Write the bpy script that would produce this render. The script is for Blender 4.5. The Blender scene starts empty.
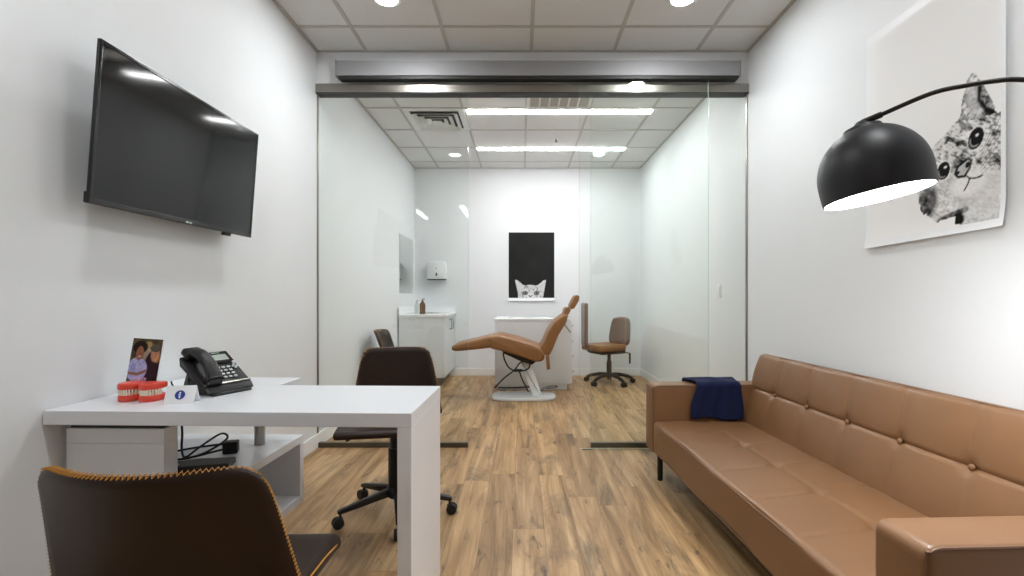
import bpy, bmesh, math, random
import numpy as np
from mathutils import Matrix, Vector
random.seed(4)
S = bpy.context.scene
COL = S.collection
PI = math.pi
def rad(a): return math.radians(a)
def T(x=0, y=0, z=0): return Matrix.Translation((x, y, z))
def R(a, ax='Z'): return Matrix.Rotation(rad(a), 4, ax)

# ------------------------------------------------------------------ materials
def s2l(c):
    return tuple((v/12.92 if v <= .04045 else ((v+.055)/1.055)**2.4) for v in c)
def rgb(r, g, b): return s2l((r/255, g/255, b/255)) + (1,)
def newmat(name):
    m = bpy.data.materials.new(name); m.use_nodes = True
    nt = m.node_tree; nt.nodes.clear()
    out = nt.nodes.new('ShaderNodeOutputMaterial')
    return m, nt, out
def N(nt, t, **kw):
    n = nt.nodes.new(t)
    for k, v in kw.items():
        if k in n.inputs.keys(): n.inputs[k].default_value = v
        else: setattr(n, k, v)
    return n
def pbr(name, col, rough=.5, metal=0, noise=0, nscale=30, bump=0, bscale=200, coat=0, spec=.5, stretch=None, sheen=0):
    m, nt, out = newmat(name)
    b = N(nt, 'ShaderNodeBsdfPrincipled'); nt.links.new(b.outputs[0], out.inputs[0])
    b.inputs['Base Color'].default_value = col; b.inputs['Roughness'].default_value = rough
    b.inputs['Metallic'].default_value = metal; b.inputs['Specular IOR Level'].default_value = spec
    b.inputs['Coat Weight'].default_value = coat
    b.inputs['Sheen Weight'].default_value = sheen
    tc = N(nt, 'ShaderNodeTexCoord'); src = tc.outputs['Object']
    if stretch:
        mp = N(nt, 'ShaderNodeMapping'); mp.inputs['Scale'].default_value = stretch
        nt.links.new(src, mp.inputs[0]); src = mp.outputs[0]
    n = N(nt, 'ShaderNodeTexNoise'); n.inputs['Scale'].default_value = nscale; n.inputs['Detail'].default_value = 4
    nt.links.new(src, n.inputs['Vector'])
    mx = N(nt, 'ShaderNodeMix', data_type='RGBA')
    mx.inputs['A'].default_value = tuple(c*(1-noise) for c in col[:3])+(1,)
    mx.inputs['B'].default_value = tuple(min(1, c*(1+noise)) for c in col[:3])+(1,)
    nt.links.new(n.outputs['Fac'], mx.inputs['Factor'])
    nt.links.new(mx.outputs['Result'], b.inputs['Base Color'])
    if bump:
        n2 = N(nt, 'ShaderNodeTexNoise'); n2.inputs['Scale'].default_value = bscale; n2.inputs['Detail'].default_value = 3
        nt.links.new(src, n2.inputs['Vector'])
        bp = N(nt, 'ShaderNodeBump'); bp.inputs['Strength'].default_value = bump; bp.inputs['Distance'].default_value = .002
        nt.links.new(n2.outputs['Fac'], bp.inputs['Height']); nt.links.new(bp.outputs[0], b.inputs['Normal'])
    return m
def emit(name, col, s):
    m, nt, out = newmat(name)
    e = N(nt, 'ShaderNodeEmission'); e.inputs[0].default_value = col; e.inputs[1].default_value = s
    nt.links.new(e.outputs[0], out.inputs[0]); return m
def vcol(name, rough=.5):
    m, nt, out = newmat(name)
    b = N(nt, 'ShaderNodeBsdfPrincipled'); nt.links.new(b.outputs[0], out.inputs[0])
    a = N(nt, 'ShaderNodeAttribute'); a.attribute_name = 'ink'
    nt.links.new(a.outputs['Color'], b.inputs['Base Color']); b.inputs['Roughness'].default_value = rough; b.inputs['Specular IOR Level'].default_value = .12
    return m
def glassmat(name, tint, refl=.055):
    m, nt, out = newmat(name)
    t = N(nt, 'ShaderNodeBsdfTransparent'); t.inputs[0].default_value = tint
    g = N(nt, 'ShaderNodeBsdfGlossy'); g.inputs['Roughness'].default_value = 0
    g.inputs[0].default_value = (.95, 1, .97, 1)
    lw = N(nt, 'ShaderNodeLayerWeight'); lw.inputs[0].default_value = .5
    p = N(nt, 'ShaderNodeMath', operation='POWER'); p.inputs[1].default_value = 5
    ma = N(nt, 'ShaderNodeMath', operation='MULTIPLY_ADD'); ma.inputs[1].default_value = 1-refl; ma.inputs[2].default_value = refl
    mx = N(nt, 'ShaderNodeMixShader')
    nt.links.new(lw.outputs['Facing'], p.inputs[0]); nt.links.new(p.outputs[0], ma.inputs[0])
    nt.links.new(ma.outputs[0], mx.inputs[0]); nt.links.new(t.outputs[0], mx.inputs[1]); nt.links.new(g.outputs[0], mx.inputs[2])
    nt.links.new(mx.outputs[0], out.inputs[0]); return m
def woodmat():
    m, nt, out = newmat('oak_planks')
    L = nt.links.new
    b = N(nt, 'ShaderNodeBsdfPrincipled'); L(b.outputs[0], out.inputs[0])
    tc = N(nt, 'ShaderNodeTexCoord')
    mp = N(nt, 'ShaderNodeMapping'); mp.inputs['Rotation'].default_value = (0, 0, rad(90)); mp.inputs['Location'].default_value = (.37, .043, 0)
    L(tc.outputs['Object'], mp.inputs[0])
    sx_ = N(nt, 'ShaderNodeSeparateXYZ'); L(mp.outputs[0], sx_.inputs[0])
    dv = N(nt, 'ShaderNodeMath', operation='DIVIDE'); dv.inputs[1].default_value = .152; L(sx_.outputs['Y'], dv.inputs[0])
    fl = N(nt, 'ShaderNodeMath', operation='FLOOR'); L(dv.outputs[0], fl.inputs[0])
    wn = N(nt, 'ShaderNodeTexWhiteNoise', noise_dimensions='1D'); L(fl.outputs[0], wn.inputs['W'])
    ma = N(nt, 'ShaderNodeMath', operation='MULTIPLY_ADD'); ma.inputs[1].default_value = 1.22; L(wn.outputs['Value'], ma.inputs[0]); L(sx_.outputs['X'], ma.inputs[2])
    cb = N(nt, 'ShaderNodeCombineXYZ'); L(ma.outputs[0], cb.inputs['X']); L(sx_.outputs['Y'], cb.inputs['Y'])
    br = N(nt, 'ShaderNodeTexBrick'); br.offset = 0; br.offset_frequency = 2
    for k, v in (('Scale', 1), ('Mortar Size', .0012), ('Mortar Smooth', .1), ('Brick Width', 1.22), ('Row Height', .152), ('Bias', 0)):
        br.inputs[k].default_value = v
    br.inputs['Color1'].default_value = (0, 0, 0, 1); br.inputs['Color2'].default_value = (1, 1, 1, 1); br.inputs['Mortar'].default_value = (.5, .5, .5, 1)
    L(cb.outputs[0], br.inputs['Vector'])
    # per-plank offset of the grain
    sc = N(nt, 'ShaderNodeVectorMath', operation='SCALE'); sc.inputs['Scale'].default_value = 13.7
    L(br.outputs['Color'], sc.inputs[0])
    ad = N(nt, 'ShaderNodeVectorMath', operation='ADD'); L(mp.outputs[0], ad.inputs[0]); L(sc.outputs[0], ad.inputs[1])
    def noise(scale, st, detail=5, dist=0, rough=.6):
        mm = N(nt, 'ShaderNodeMapping'); mm.inputs['Scale'].default_value = st; L(ad.outputs[0], mm.inputs[0])
        n = N(nt, 'ShaderNodeTexNoise'); n.inputs['Scale'].default_value = scale; n.inputs['Detail'].default_value = detail
        n.inputs['Distortion'].default_value = dist; n.inputs['Roughness'].default_value = rough
        L(mm.outputs[0], n.inputs['Vector']); return n.outputs['Fac']
    def ramp(src, stops):
        r = N(nt, 'ShaderNodeValToRGB'); els = r.color_ramp.elements
        els[0].position, els[0].color = stops[0]; els[1].position, els[1].color = stops[-1]
        for p, c in stops[1:-1]:
            e = els.new(p); e.color = c
        L(src, r.inputs[0]); return r.outputs[0]
    def mix(a, bb, f, mode='MIX'):
        x = N(nt, 'ShaderNodeMix', data_type='RGBA', blend_type=mode)
        if isinstance(f, float): x.inputs['Factor'].default_value = f
        else: L(f, x.inputs['Factor'])
        for k, v in (('A', a), ('B', bb)):
            if isinstance(v, tuple): x.inputs[k].default_value = v
            else: L(v, x.inputs[k])
        return x.outputs['Result']
    grain = noise(1, (.75, 8.5, 1), 6, 1.3, .6)
    base = ramp(grain, [(.28, rgb(118, 90, 58)), (.42, rgb(161, 129, 91)), (.54, rgb(184, 151, 110)), (.74, rgb(207, 178, 138))])
    pl = ramp(br.outputs['Color'], [(0, (.86, .83, .79, 1)), (.5, (1, .985, .96, 1)), (1, (1.10, 1.07, 1.02, 1))])
    base = mix(base, pl, 1.0, 'MULTIPLY')
    fine = noise(1, (2.2, 70, 1), 4, .5)
    base = mix(base, ramp(fine, [(.3, (.80, .77, .73, 1)), (.62, (1.05, 1.04, 1.03, 1))]), 1.0, 'MULTIPLY')
    kn = noise(1, (1.3, 5.2, 1), 5, 1.4, .68)
    base = mix(base, rgb(98, 82, 62), ramp(kn, [(.53, (0, 0, 0, 1)), (.68, (.75, .75, .75, 1))]))
    k2 = noise(1, (5, 14, 1), 3, .8)
    base = mix(base, rgb(66, 54, 42), ramp(k2, [(.62, (0, 0, 0, 1)), (.74, (.85, .85, .85, 1))]))
    base = mix(base, rgb(88, 66, 44), ramp(br.outputs['Fac'], [(.2, (0, 0, 0, 1)), (1, (.5, .5, .5, 1))]))
    L(base, b.inputs['Base Color'])
    b.inputs['Specular IOR Level'].default_value = .35
    L(ramp(grain, [(.2, (.5, .5, .5, 1)), (.8, (.36, .36, .36, 1))]), b.inputs['Roughness'])
    bp = N(nt, 'ShaderNodeBump'); bp.inputs['Strength'].default_value = .12; bp.inputs['Distance'].default_value = .002
    L(fine, bp.inputs['Height']); L(bp.outputs[0], b.inputs['Normal'])
    return m

WALL = pbr('wall_paint', rgb(233, 236, 238), .55, noise=.012, nscale=3, bump=.04, bscale=260)
TILE = pbr('ceiling_tile', rgb(220, 221, 220), .9, noise=.05, nscale=90, bump=.3, bscale=400)
GRID = pbr('ceiling_grid_paint', rgb(186, 184, 178), .6, noise=.02)
TRIMW = pbr('white_trim', rgb(242, 244, 245), .4, noise=.01)
WOOD = woodmat()
ALU = pbr('brushed_aluminium', rgb(152, 152, 154), .6, metal=.3, noise=.05, nscale=8, stretch=(1, 40, 40))
ALUD = pbr('bronze_aluminium', rgb(150, 145, 138), .3, metal=.9, noise=.05, nscale=8, stretch=(1, 40, 40))
DARK = pbr('dark_gasket', rgb(36, 38, 36), .5)
RAILM = pbr('glass_bottom_rail', rgb(104, 100, 92), .3, metal=.85)
GLASS = glassmat('pane_glass', (.973, .989, .980, 1), .026)
GEDGE = pbr('glass_edge', rgb(196, 218, 206), .2, noise=.03)
LAM = pbr('white_laminate', rgb(232, 235, 240), .32, noise=.01, nscale=5)
CABW = pbr('white_cabinet', rgb(224, 228, 230), .3, noise=.01, nscale=5)
TOE = pbr('toe_kick', rgb(120, 112, 98), .6)
TOPW = pbr('white_counter', rgb(240, 242, 243), .22, noise=.015, nscale=30)
STEEL = pbr('satin_steel', rgb(170, 166, 158), .28, metal=1)
CHROME = pbr('chrome', rgb(210, 212, 214), .12, metal=1)
BLACKP = pbr('black_plastic', rgb(14, 15, 17), .45, noise=.1, nscale=60)
BLACKM = pbr('black_metal', rgb(11, 11, 12), .42, noise=.1, nscale=40)
BLACKG = pbr('black_gloss', rgb(12, 13, 14), .12)
SCREEN = pbr('tv_screen', rgb(13, 13, 14), .07, spec=.34)
TAN = pbr('tan_leather', rgb(128, 92, 61), .36, noise=.10, nscale=7, bump=.22, bscale=330, spec=.45)
TANS = pbr('tan_seam', rgb(108, 77, 54), .5, noise=.1)
CAMEL = pbr('camel_vinyl', rgb(140, 97, 56), .38, noise=.06, nscale=9, bump=.1, bscale=300)
BROWN = pbr('dark_brown_leather', rgb(44, 29, 21), .42, noise=.22, nscale=5, bump=.18, bscale=420, spec=.35)
STITCH = pbr('orange_thread', rgb(206, 146, 62), .6, noise=.15, nscale=200)
NAVY = pbr('navy_knit', rgb(5, 20, 62), .95, noise=.35, nscale=160, bump=.9, bscale=420, sheen=0)
GREYBACK = pbr('grey_brown_vinyl', rgb(122, 100, 88), .35, noise=.12, nscale=6)
DOMEM = pbr('satin_black_shade', rgb(15, 17, 24), .46, noise=.04)
DOMEIN = pbr('shade_white_lining', rgb(245, 245, 245), .5)
GUM = pbr('coral_gum', rgb(226, 74, 56), .3, noise=.08, nscale=40)
TOOTH = pbr('tooth_enamel', rgb(238, 226, 206), .25, noise=.04, nscale=60)
CARDW = pbr('white_card', rgb(242, 243, 246), .5)
BLUE = pbr('blue_ink', rgb(28, 62, 150), .5)
KEYW = pbr('key_white', rgb(214, 218, 222), .5)
LCD = pbr('lcd', rgb(126, 136, 124), .25)
AMBER = pbr('amber_glass', rgb(98, 60, 24), .12)
CLEAR = pbr('frosted_plastic', rgb(206, 212, 208), .25)
PAPER = pbr('poster_paper', rgb(240, 242, 244), .45, noise=.005)
INK = vcol('printed_ink', .7)
MIRR = pbr('mirror_silver', (.86, .9, .88, 1), .03, metal=1)
CABLE = pbr('black_cable', rgb(16, 16, 17), .5)
GREYC = pbr('grey_cable', rgb(110, 112, 114), .5)
MARBLE = pbr('white_marble', rgb(225, 225, 222), .2, noise=.08, nscale=7)
ARMW = pbr('white_enamel', rgb(236, 238, 238), .25)
VENTW = pbr('vent_white', rgb(222, 224, 222), .5)
VENTD = pbr('vent_dark', rgb(40, 41, 40), .8)
E_LIN = emit('linear_lamp', (1, 1, 1, 1), 24)
E_DOWN = emit('downlight_lamp', (.96, .985, 1, 1), 135)
E_SHADE = emit('arc_lamp_bulb', (.97, .985, 1, 1), 36)
E_HALL = emit('hall_lamp', (1, .98, .96, 1), 12)

# ------------------------------------------------------------------ mesh kit
class MB:
    def __init__(self, mats): self.v = []; self.f = []; self.mi = []; self.mats = mats if isinstance(mats, (list, tuple)) else [mats]
    def add(self, vs, fs, m=None, mat=0):
        b = len(self.v)
        for p in vs:
            p = Vector(p); self.v.append(tuple(m @ p if m else p))
        for f in fs: self.f.append(tuple(b+i for i in f)); self.mi.append(mat)
        return self
    def rbox(self, size, r=.003, n=2, div=(1, 1, 1), m=None, disp=None, mat=0, facemat=None):
        """box with rounded edges, centred; disp(p, face) -> new p"""
        h = [s/2 for s in size]; r = min(r, min(h)*.98)
        ax = []
        for a in range(3):
            e = [-h[a]+r*k/n for k in range(n+1)] + ([-h[a]+r*1.5] if h[a] > 2.5*r else [])
            lo = e[-1]; k = div[a]
            inner = [lo+(-2*lo)*i/k for i in range(1, k)]
            full = e + inner + [-x for x in reversed(e)]
            out = []
            for x in full:
                if not out or x-out[-1] > 1e-7: out.append(x)
            ax.append(out)
        vs, idx, fs, fm = [], {}, [], []
        def vid(p, face):
            key = tuple(round(c, 7) for c in p)
            if key in idx: return idx[key]
            q = [max(-h[i]+r, min(h[i]-r, p[i])) for i in range(3)]
            d = Vector([p[i]-q[i] for i in range(3)])
            if d.length > 0: d = d.normalized()*r
            w = Vector(q)+d
            if disp: w = disp(w, face)
            idx[key] = len(vs); vs.append(w); return idx[key]
        for a in range(3):
            u, w = (a+1) % 3, (a+2) % 3
            for sgn in (-1, 1):
                for i in range(len(ax[u])-1):
                    for j in range(len(ax[w])-1):
                        q = []
                        for (ii, jj) in ((i, j), (i+1, j), (i+1, j+1), (i, j+1)):
                            p = [0, 0, 0]; p[a] = sgn*h[a]; p[u] = ax[u][ii]; p[w] = ax[w][jj]
                            q.append(vid(p, (a, sgn)))
                        if sgn < 0: q.reverse()
                        fs.append(q); fm.append(facemat.get((a, sgn), mat) if facemat else mat)
        b = len(self.f)
        self.add(vs, fs, m, mat); self.mi[b:] = fm
        return self
    def box(self, lo, hi, r=.002, m=None, mat=0, n=2, facemat=None):
        c = [(a+b)/2 for a, b in zip(lo, hi)]; s = [b-a for a, b in zip(lo, hi)]
        mm = T(*c)
        return self.rbox(s, r, n, m=(m @ mm if m else mm), mat=mat, facemat=facemat)
    def plain(self, lo, hi, m=None, mat=0):
        x0, y0, z0 = lo; x1, y1, z1 = hi
        vs = [(x0, y0, z0), (x1, y0, z0), (x1, y1, z0), (x0, y1, z0), (x0, y0, z1), (x1, y0, z1), (x1, y1, z1), (x0, y1, z1)]
        return self.add(vs, [(3, 2, 1, 0), (4, 5, 6, 7), (0, 1, 5, 4), (1, 2, 6, 5), (2, 3, 7, 6), (3, 0, 4, 7)], m, mat)
    def tube(self, pts, r, n=8, m=None, mat=0, closed=False):
        pts = [Vector(p) for p in pts]; k = len(pts)
        rr = r if isinstance(r, (list, tuple)) else [r]*k
        vs, fs = [], []; up = None
        for i, p in enumerate(pts):
            d = (pts[min(i+1, k-1)]-pts[max(i-1, 0)]).normalized()
            if up is None:
                up = d.orthogonal().normalized()
            up = (up-d*up.dot(d))
            if up.length < 1e-6: up = d.orthogonal()
            up.normalize(); sd = d.cross(up)
            for j in range(n):
                a = 2*PI*j/n; vs.append(p+(up*math.cos(a)+sd*math.sin(a))*rr[i])
        for i in range(k-1):
            for j in range(n):
                fs.append((i*n+j, i*n+(j+1) % n, (i+1)*n+(j+1) % n, (i+1)*n+j))
        fs.append(tuple(reversed(range(n)))); fs.append(tuple((k-1)*n+j for j in range(n)))
        return self.add(vs, fs, m, mat)
    def lathe(self, prof, n=24, m=None, mat=0, caps=True):
        vs, fs = [], []
        for (r, z) in prof:
            for j in range(n):
                a = 2*PI*j/n; vs.append((r*math.cos(a), r*math.sin(a), z))
        for i in range(len(prof)-1):
            for j in range(n):
                fs.append((i*n+j, i*n+(j+1) % n, (i+1)*n+(j+1) % n, (i+1)*n+j))
        if caps:
            fs.append(tuple(reversed(range(n)))); fs.append(tuple((len(prof)-1)*n+j for j in range(n)))
        return self.add(vs, fs, m, mat)
    def cyl(self, r, z0, z1, n=20, b=.002, m=None, mat=0):
        b = min(b, r*.4, abs(z1-z0)*.4)
        return self.lathe([(r-b, z0), (r, z0+b), (r, z1-b), (r-b, z1)], n, m, mat)
    def prism(self, poly, t, r=.004, m=None, mat=0, steps=2):
        """soft-edged extrusion of a 2D outline (x,z), thickness t along y, centred"""
        poly = [Vector(p) for p in poly]; k = len(poly)
        area = sum(poly[i].x*poly[(i+1) % k].y-poly[(i+1) % k].x*poly[i].y for i in range(k))
        if area < 0: poly.reverse()
        nrm = []
        for i in range(k):
            d1 = (poly[i]-poly[i-1]); d2 = (poly[(i+1) % k]-poly[i])
            n1 = Vector((d1.y, -d1.x)).normalized(); n2 = Vector((d2.y, -d2.x)).normalized()
            s = n1+n2; s = s/max(.35, s.length_squared/2) if s.length > 1e-6 else n1
            nrm.append(s)
        lay = []
        for q in range(steps+1):
            a = PI/2*q/steps
            lay.append((-t/2+r*(1-math.sin(a)), r*(1-math.cos(a))))
        lay = [(-t/2+r*(1-math.cos(PI/2*q/steps)), r*(1-math.sin(PI/2*q/steps))) for q in range(steps+1)]
        lay = lay+[(-y, i) for y, i in reversed(lay)]
        vs, fs = [], []
        for (y, ins) in lay:
            for p, nn in zip(poly, nrm):
                q = p-nn*ins; vs.append((q.x, y, q.y))
        L = len(lay)
        for a in range(L-1):
            for i in range(k):
                fs.append((a*k+i, a*k+(i+1) % k, (a+1)*k+(i+1) % k, (a+1)*k+i))
        fs = [tuple(reversed(f)) for f in fs]
        fs.append(tuple(range(k))); fs.append(tuple((L-1)*k+i for i in reversed(range(k))))
        fs = [tuple(reversed(f)) for f in fs]
        fs = [tuple(reversed(f)) for f in fs]
        return self.add(vs, fs, m, mat)
    def shell(self, fn, nu, nv, t, m=None, mat=0):
        """closed sheet of thickness t around surface fn(u,v), u,v in 0..1"""
        P = [[Vector(fn(i/nu, j/nv)) for j in range(nv+1)] for i in range(nu+1)]
        A, B = [], []
        for i in range(nu+1):
            for j in range(nv+1):
                du = P[min(i+1, nu)][j]-P[max(i-1, 0)][j]; dv = P[i][min(j+1, nv)]-P[i][max(j-1, 0)]
                n = du.cross(dv)
                n = n.normalized() if n.length > 1e-9 else Vector((0, 1, 0))
                A.append(P[i][j]+n*t/2); B.append(P[i][j]-n*t/2)
        w = nv+1; o = len(A); fs = []
        for i in range(nu):
            for j in range(nv):
                q = (i*w+j, (i+1)*w+j, (i+1)*w+j+1, i*w+j+1)
                fs.append(q); fs.append(tuple(o+x for x in reversed(q)))
        ring = [i*w for i in range(nu+1)]+[nu*w+j for j in range(1, nv+1)]+[i*w+nv for i in range(nu-1, -1, -1)]+[j for j in range(nv-1, 0, -1)]
        # rounded rim
        mid = len(A)*2; C = []
        for q in ring:
            C.append((A[q]+B[q])/2)
        cen = sum(C, Vector())/len(C)
        C = []
        for kx, q in enumerate(ring):
            a = (A[q]+B[q])/2
            i, j = q//w, q % w
            inn = P[min(max(i, 1), nu-1)][min(max(j, 1), nv-1)]
            d = (a-P[min(max(i, 1), nu-1)][min(max(j, 1), nv-1)])
            d = d.normalized() if d.length > 1e-9 else Vector()
            C.append(a+d*t*.42)
        vs = A+B+C; k = len(ring)
        for i in range(k):
            a, b2 = ring[i], ring[(i+1) % k]; c, d = mid+i, mid+(i+1) % k
            fs.append((b2, a, c, d)); fs.append((o+a, o+b2, d, c))
        return self.add(vs, fs, m, mat)
    def build(self, name, parent=None, sharp=38, flat=False):
        me = bpy.data.meshes.new(name); me.from_pydata(self.v, [], self.f)
        for mt in self.mats: me.materials.append(mt)
        me.polygons.foreach_set('material_index', self.mi)
        bm = bmesh.new(); bm.from_mesh(me); bmesh.ops.recalc_face_normals(bm, faces=bm.faces); bm.to_mesh(me); bm.free()
        if not flat:
            me.polygons.foreach_set('use_smooth', [True]*len(me.polygons)); me.set_sharp_from_angle(angle=rad(sharp))
        me.update()
        o = bpy.data.objects.new(name, me); COL.objects.link(o)
        if parent: o.parent = parent
        return o

def catmull(pts, n=6):
    P = [Vector(p) for p in pts]; out = []
    for i in range(len(P)-1):
        p0 = P[max(i-1, 0)]; p1 = P[i]; p2 = P[i+1]; p3 = P[min(i+2, len(P)-1)]
        for k in range(n):
            t = k/n
            out.append(.5*((2*p1)+(p2-p0)*t+(2*p0-5*p1+4*p2-p3)*t*t+(-p0+3*p1-3*p2+p3)*t**3))
    out.append(P[-1]); return out
def round_poly(pts, r, n=4):
    out = []; k = len(pts)
    rr = r if isinstance(r, (list, tuple)) else [r]*k
    for i in range(k):
        p = Vector(pts[i]); a = Vector(pts[i-1]); b = Vector(pts[(i+1) % k])
        da = (a-p); db = (b-p); q = min(rr[i], da.length*.48, db.length*.48)
        s = p+da.normalized()*q; e = p+db.normalized()*q
        for j in range(n+1):
            t = j/n; out.append((s*(1-t)**2+p*2*t*(1-t)+e*t*t))
    return out
def thing(name, label, cat, loc=(0, 0, 0), rz=0, group=None):
    o = bpy.data.objects.new(name, None); COL.objects.link(o); o.empty_display_size = .1
    o.location = loc; o.rotation_euler = (0, 0, rad(rz)); return tag(o, label, cat, group)
def tag(o, label, cat, group=None):
    o['label'] = label; o['category'] = cat
    if group: o['group'] = group
    return o
def struct(o): o['kind'] = 'structure'; return o
def copy_tree(o, parent=None):
    c = o.copy(); COL.objects.link(c); c.parent = parent
    for ch in list(o.children): copy_tree(ch, c)
    return c

# ------------------------------------------------------------------ room (metres; the camera stands at x=0, y=0 looking along +y)
XL, XR, YG, YB, H = -1.522, 1.674, 3.55, 6.745, 2.932
HX, HY = -4.2, -5.0        # the open hall behind the camera
b = MB(WOOD); b.plain((HX, HY, -.05), (XR+.1, YB+.1, 0)); struct(b.build('floor', flat=True))
b = MB(TILE); b.plain((HX, HY, H), (XR+.1, YB+.1, H+.08)); struct(b.build('ceiling', flat=True))
b = MB(WALL); b.plain((XL-.12, .2, 0), (XL, YB+.1, H)); struct(b.build('wall_left', flat=True))
b = MB(WALL); b.plain((XR, HY, 0), (XR+.12, YB+.1, H)); struct(b.build('wall_right', flat=True))
b = MB(WALL); b.plain((XL, YB, 0), (XR, YB+.12, H)); struct(b.build('wall_back', flat=True))
b = MB(WALL); b.plain((HX, HY-.12, 0), (XR, HY, H)); struct(b.build('wall_rear', flat=True))
b = MB(WALL); b.plain((HX-.12, HY, 0), (HX, .32, H)); struct(b.build('wall_hall', flat=True))
b = MB(WALL); b.plain((HX, .2, 0), (XL-.12, .32, H)); struct(b.build('wall_hall', flat=True))
b = MB(WALL); b.plain((XL, YG-.02, 2.69), (XR, YG+.10, H)); struct(b.build('wall_header', flat=True))
def baseboard(name, lo, hi):
    struct(MB(TRIMW).box(lo, hi, .004).build(name))
baseboard('baseboard_left', (XL, .2, 0), (XL+.012, YB, .105))
baseboard('baseboard_right', (XR-.012, HY, 0), (XR, YB, .105))
baseboard('baseboard_back', (XL+.012, YB-.012, 0), (XR-.012, YB, .105))
# ceiling grid: one for the front room and hall, one for the back room
b = MB(GRID); w = .012
for k in range(-8, 4):
    x = .069+.609*k
    if x > XR-.02: continue
    b.plain((x-w, HY if x > HX else 0, H-.005), (x+w, YG-.02, H+.001)) if x > XL or x < XL else None
for k in range(0, 15):
    y = 3.2-.61*k
    if y > HY: b.plain((HX, y-w, H-.0045), (XR, y+w, H+.001))
for lo, hi in (((XL, .2, 0), (XL+.022, YG-.02, 0)), ((XR-.022, HY, 0), (XR, YG-.02, 0)), ((XL, YG-.042, 0), (XR, YG-.02, 0))):
    b.plain((lo[0], lo[1], H-.006), (hi[0], hi[1], H+.001))
struct(b.build('trim_1', flat=True))
b = MB(GRID)
for k in range(-2, 3):
    x = .04+.609*k
    b.plain((x-w, YG+.1, H-.005), (x+w, YB, H+.001))
for y in (3.97, 4.58, 5.19, 5.80, 6.41):
    b.plain((XL, y-w, H-.0045), (XR, y+w, H+.001))
for lo, hi in (((XL, YG+.1, 0), (XL+.022, YB, 0)), ((XR-.022, YG+.1, 0), (XR, YB, 0)), ((XL, YB-.022, 0), (XR, YB, 0)), ((XL, YG+.1, 0), (XR, YG+.122, 0))):
    b.plain((lo[0], lo[1], H-.006), (hi[0], hi[1], H+.001))
struct(b.build('trim_2', flat=True))

# ------------------------------------------------------------------ glass partition
b = MB([ALUD, DARK]); b.box((XL, YG-.035, 2.626), (XR, YG+.06, 2.69), .002); b.plain((XL, YG-.034, 2.619), (XR, YG+.05, 2.626), mat=1)
struct(b.build('trim_3'))
dc = MB(ALU); dc.box((-1.345, 3.455, 2.722), (1.578, 3.528, 2.83), .003)
door_cover = struct(dc.build('trim_4'))
b = MB(DARK); b.box((-1.33, 3.462, 2.700), (1.57, 3.524, 2.722), .002); b.build('track_slot', door_cover)
b = MB(ALU)
b.box((-1.353, 3.452, 2.718), (-1.345, 3.528, 2.834), .001); b.box((1.578, 3.452, 2.718), (1.586, 3.528, 2.834), .001); b.build('end_cap', door_cover)
def pane(name, x0, x1, y, z0, z1, t=.012):
    b = MB([GLASS, GEDGE]); em = {(0, -1): 1, (0, 1): 1, (2, 1): 1, (2, -1): 1}
    b.plain((x0, y-t/2, z0), (x1, y+t/2, z1))
    b.mi[-6:] = [1, 1, 0, 1, 0, 1]
    return b.build(name, flat=True)
w1 = struct(pane('window_1', XL+.002, -.400, YG, .03, 2.624))
b = MB(RAILM); b.box((XL+.002, YG-.016, 0), (-.400, YG+.016, .036), .002); b.build('bottom_rail', w1)
b = MB(ALUD); b.box((XL, YG-.012, .036), (XL+.006, YG+.012, 2.622), .001); b.build('wall_channel', w1)
w2 = struct(pane('window_2', .512, XR-.002, YG, .03, 2.624))
b = MB(RAILM); b.box((.512, YG-.016, 0), (XR-.002, YG+.016, .036), .002); b.build('bottom_rail', w2)
b = MB(ALUD); b.box((XR-.006, YG-.012, .036), (XR, YG+.012, 2.622), .001); b.build('wall_channel', w2)
d1 = struct(pane('door_1', .418, 1.362, 3.488, .008, 2.712))
b = MB(ALUD); b.box((.44, 3.482, 0), (.512, 3.494, .006), .001); b.build('floor_guide', d1)

# ------------------------------------------------------------------ ceiling fittings
def downlight(x, y, label):
    t = thing('downlight', label, 'downlight', (x, y, H), 0, 'round ceiling downlights')
    MB(TRIMW).lathe([(.066, -.007), (.082, -.006), (.086, -.002), (.086, .002), (.066, .002)], 32, caps=False).build('trim_ring', t)
    MB(E_DOWN).cyl(.066, -.004, .001, 32, .001).build('lens', t)
downlight(-.825, 2.90, 'round white downlight in the ceiling above the wall-mounted screen, glass wall side')
downlight(.977, 2.90, 'round white downlight in the ceiling above the sofa, glass wall side')
downlight(-.855, 1.0, 'round downlight over the near edge of the desk, outside the top of the photo')
downlight(.98, 1.0, 'round downlight over the near sofa arm, outside the top of the photo')
def linear(x, y, L, W, mat, label, rz=0, grp='linear ceiling lights of the treatment room'):
    t = thing('linear_light', label, 'ceiling light', (x, y, H), rz, grp)
    MB(TRIMW).box((-L/2-.012, -W/2-.012, -.006), (L/2+.012, W/2+.012, .0), .002).build('housing', t)
    MB(mat).box((-L/2, -W/2, -.014), (L/2, W/2, -.0062), .003).build('diffuser', t)
linear(.366, 4.66, 1.80, .08, E_LIN, 'long glowing ceiling light nearer the glass wall, in front of the sprinkler head')
linear(.358, 5.84, 1.80, .08, E_LIN, 'long glowing ceiling light nearer the back wall, beyond the sprinkler head')
linear(-2.22, -3.2, 1.6, .1, E_HALL, 'linear hall light behind the camera over the hall side, outside the photo', 90, 'linear ceiling lights of the hall')
linear(-1.2, -3.2, 1.6, .1, E_HALL, 'linear hall light behind the camera nearer the room, outside the photo', 90, 'linear ceiling lights of the hall')
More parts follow.
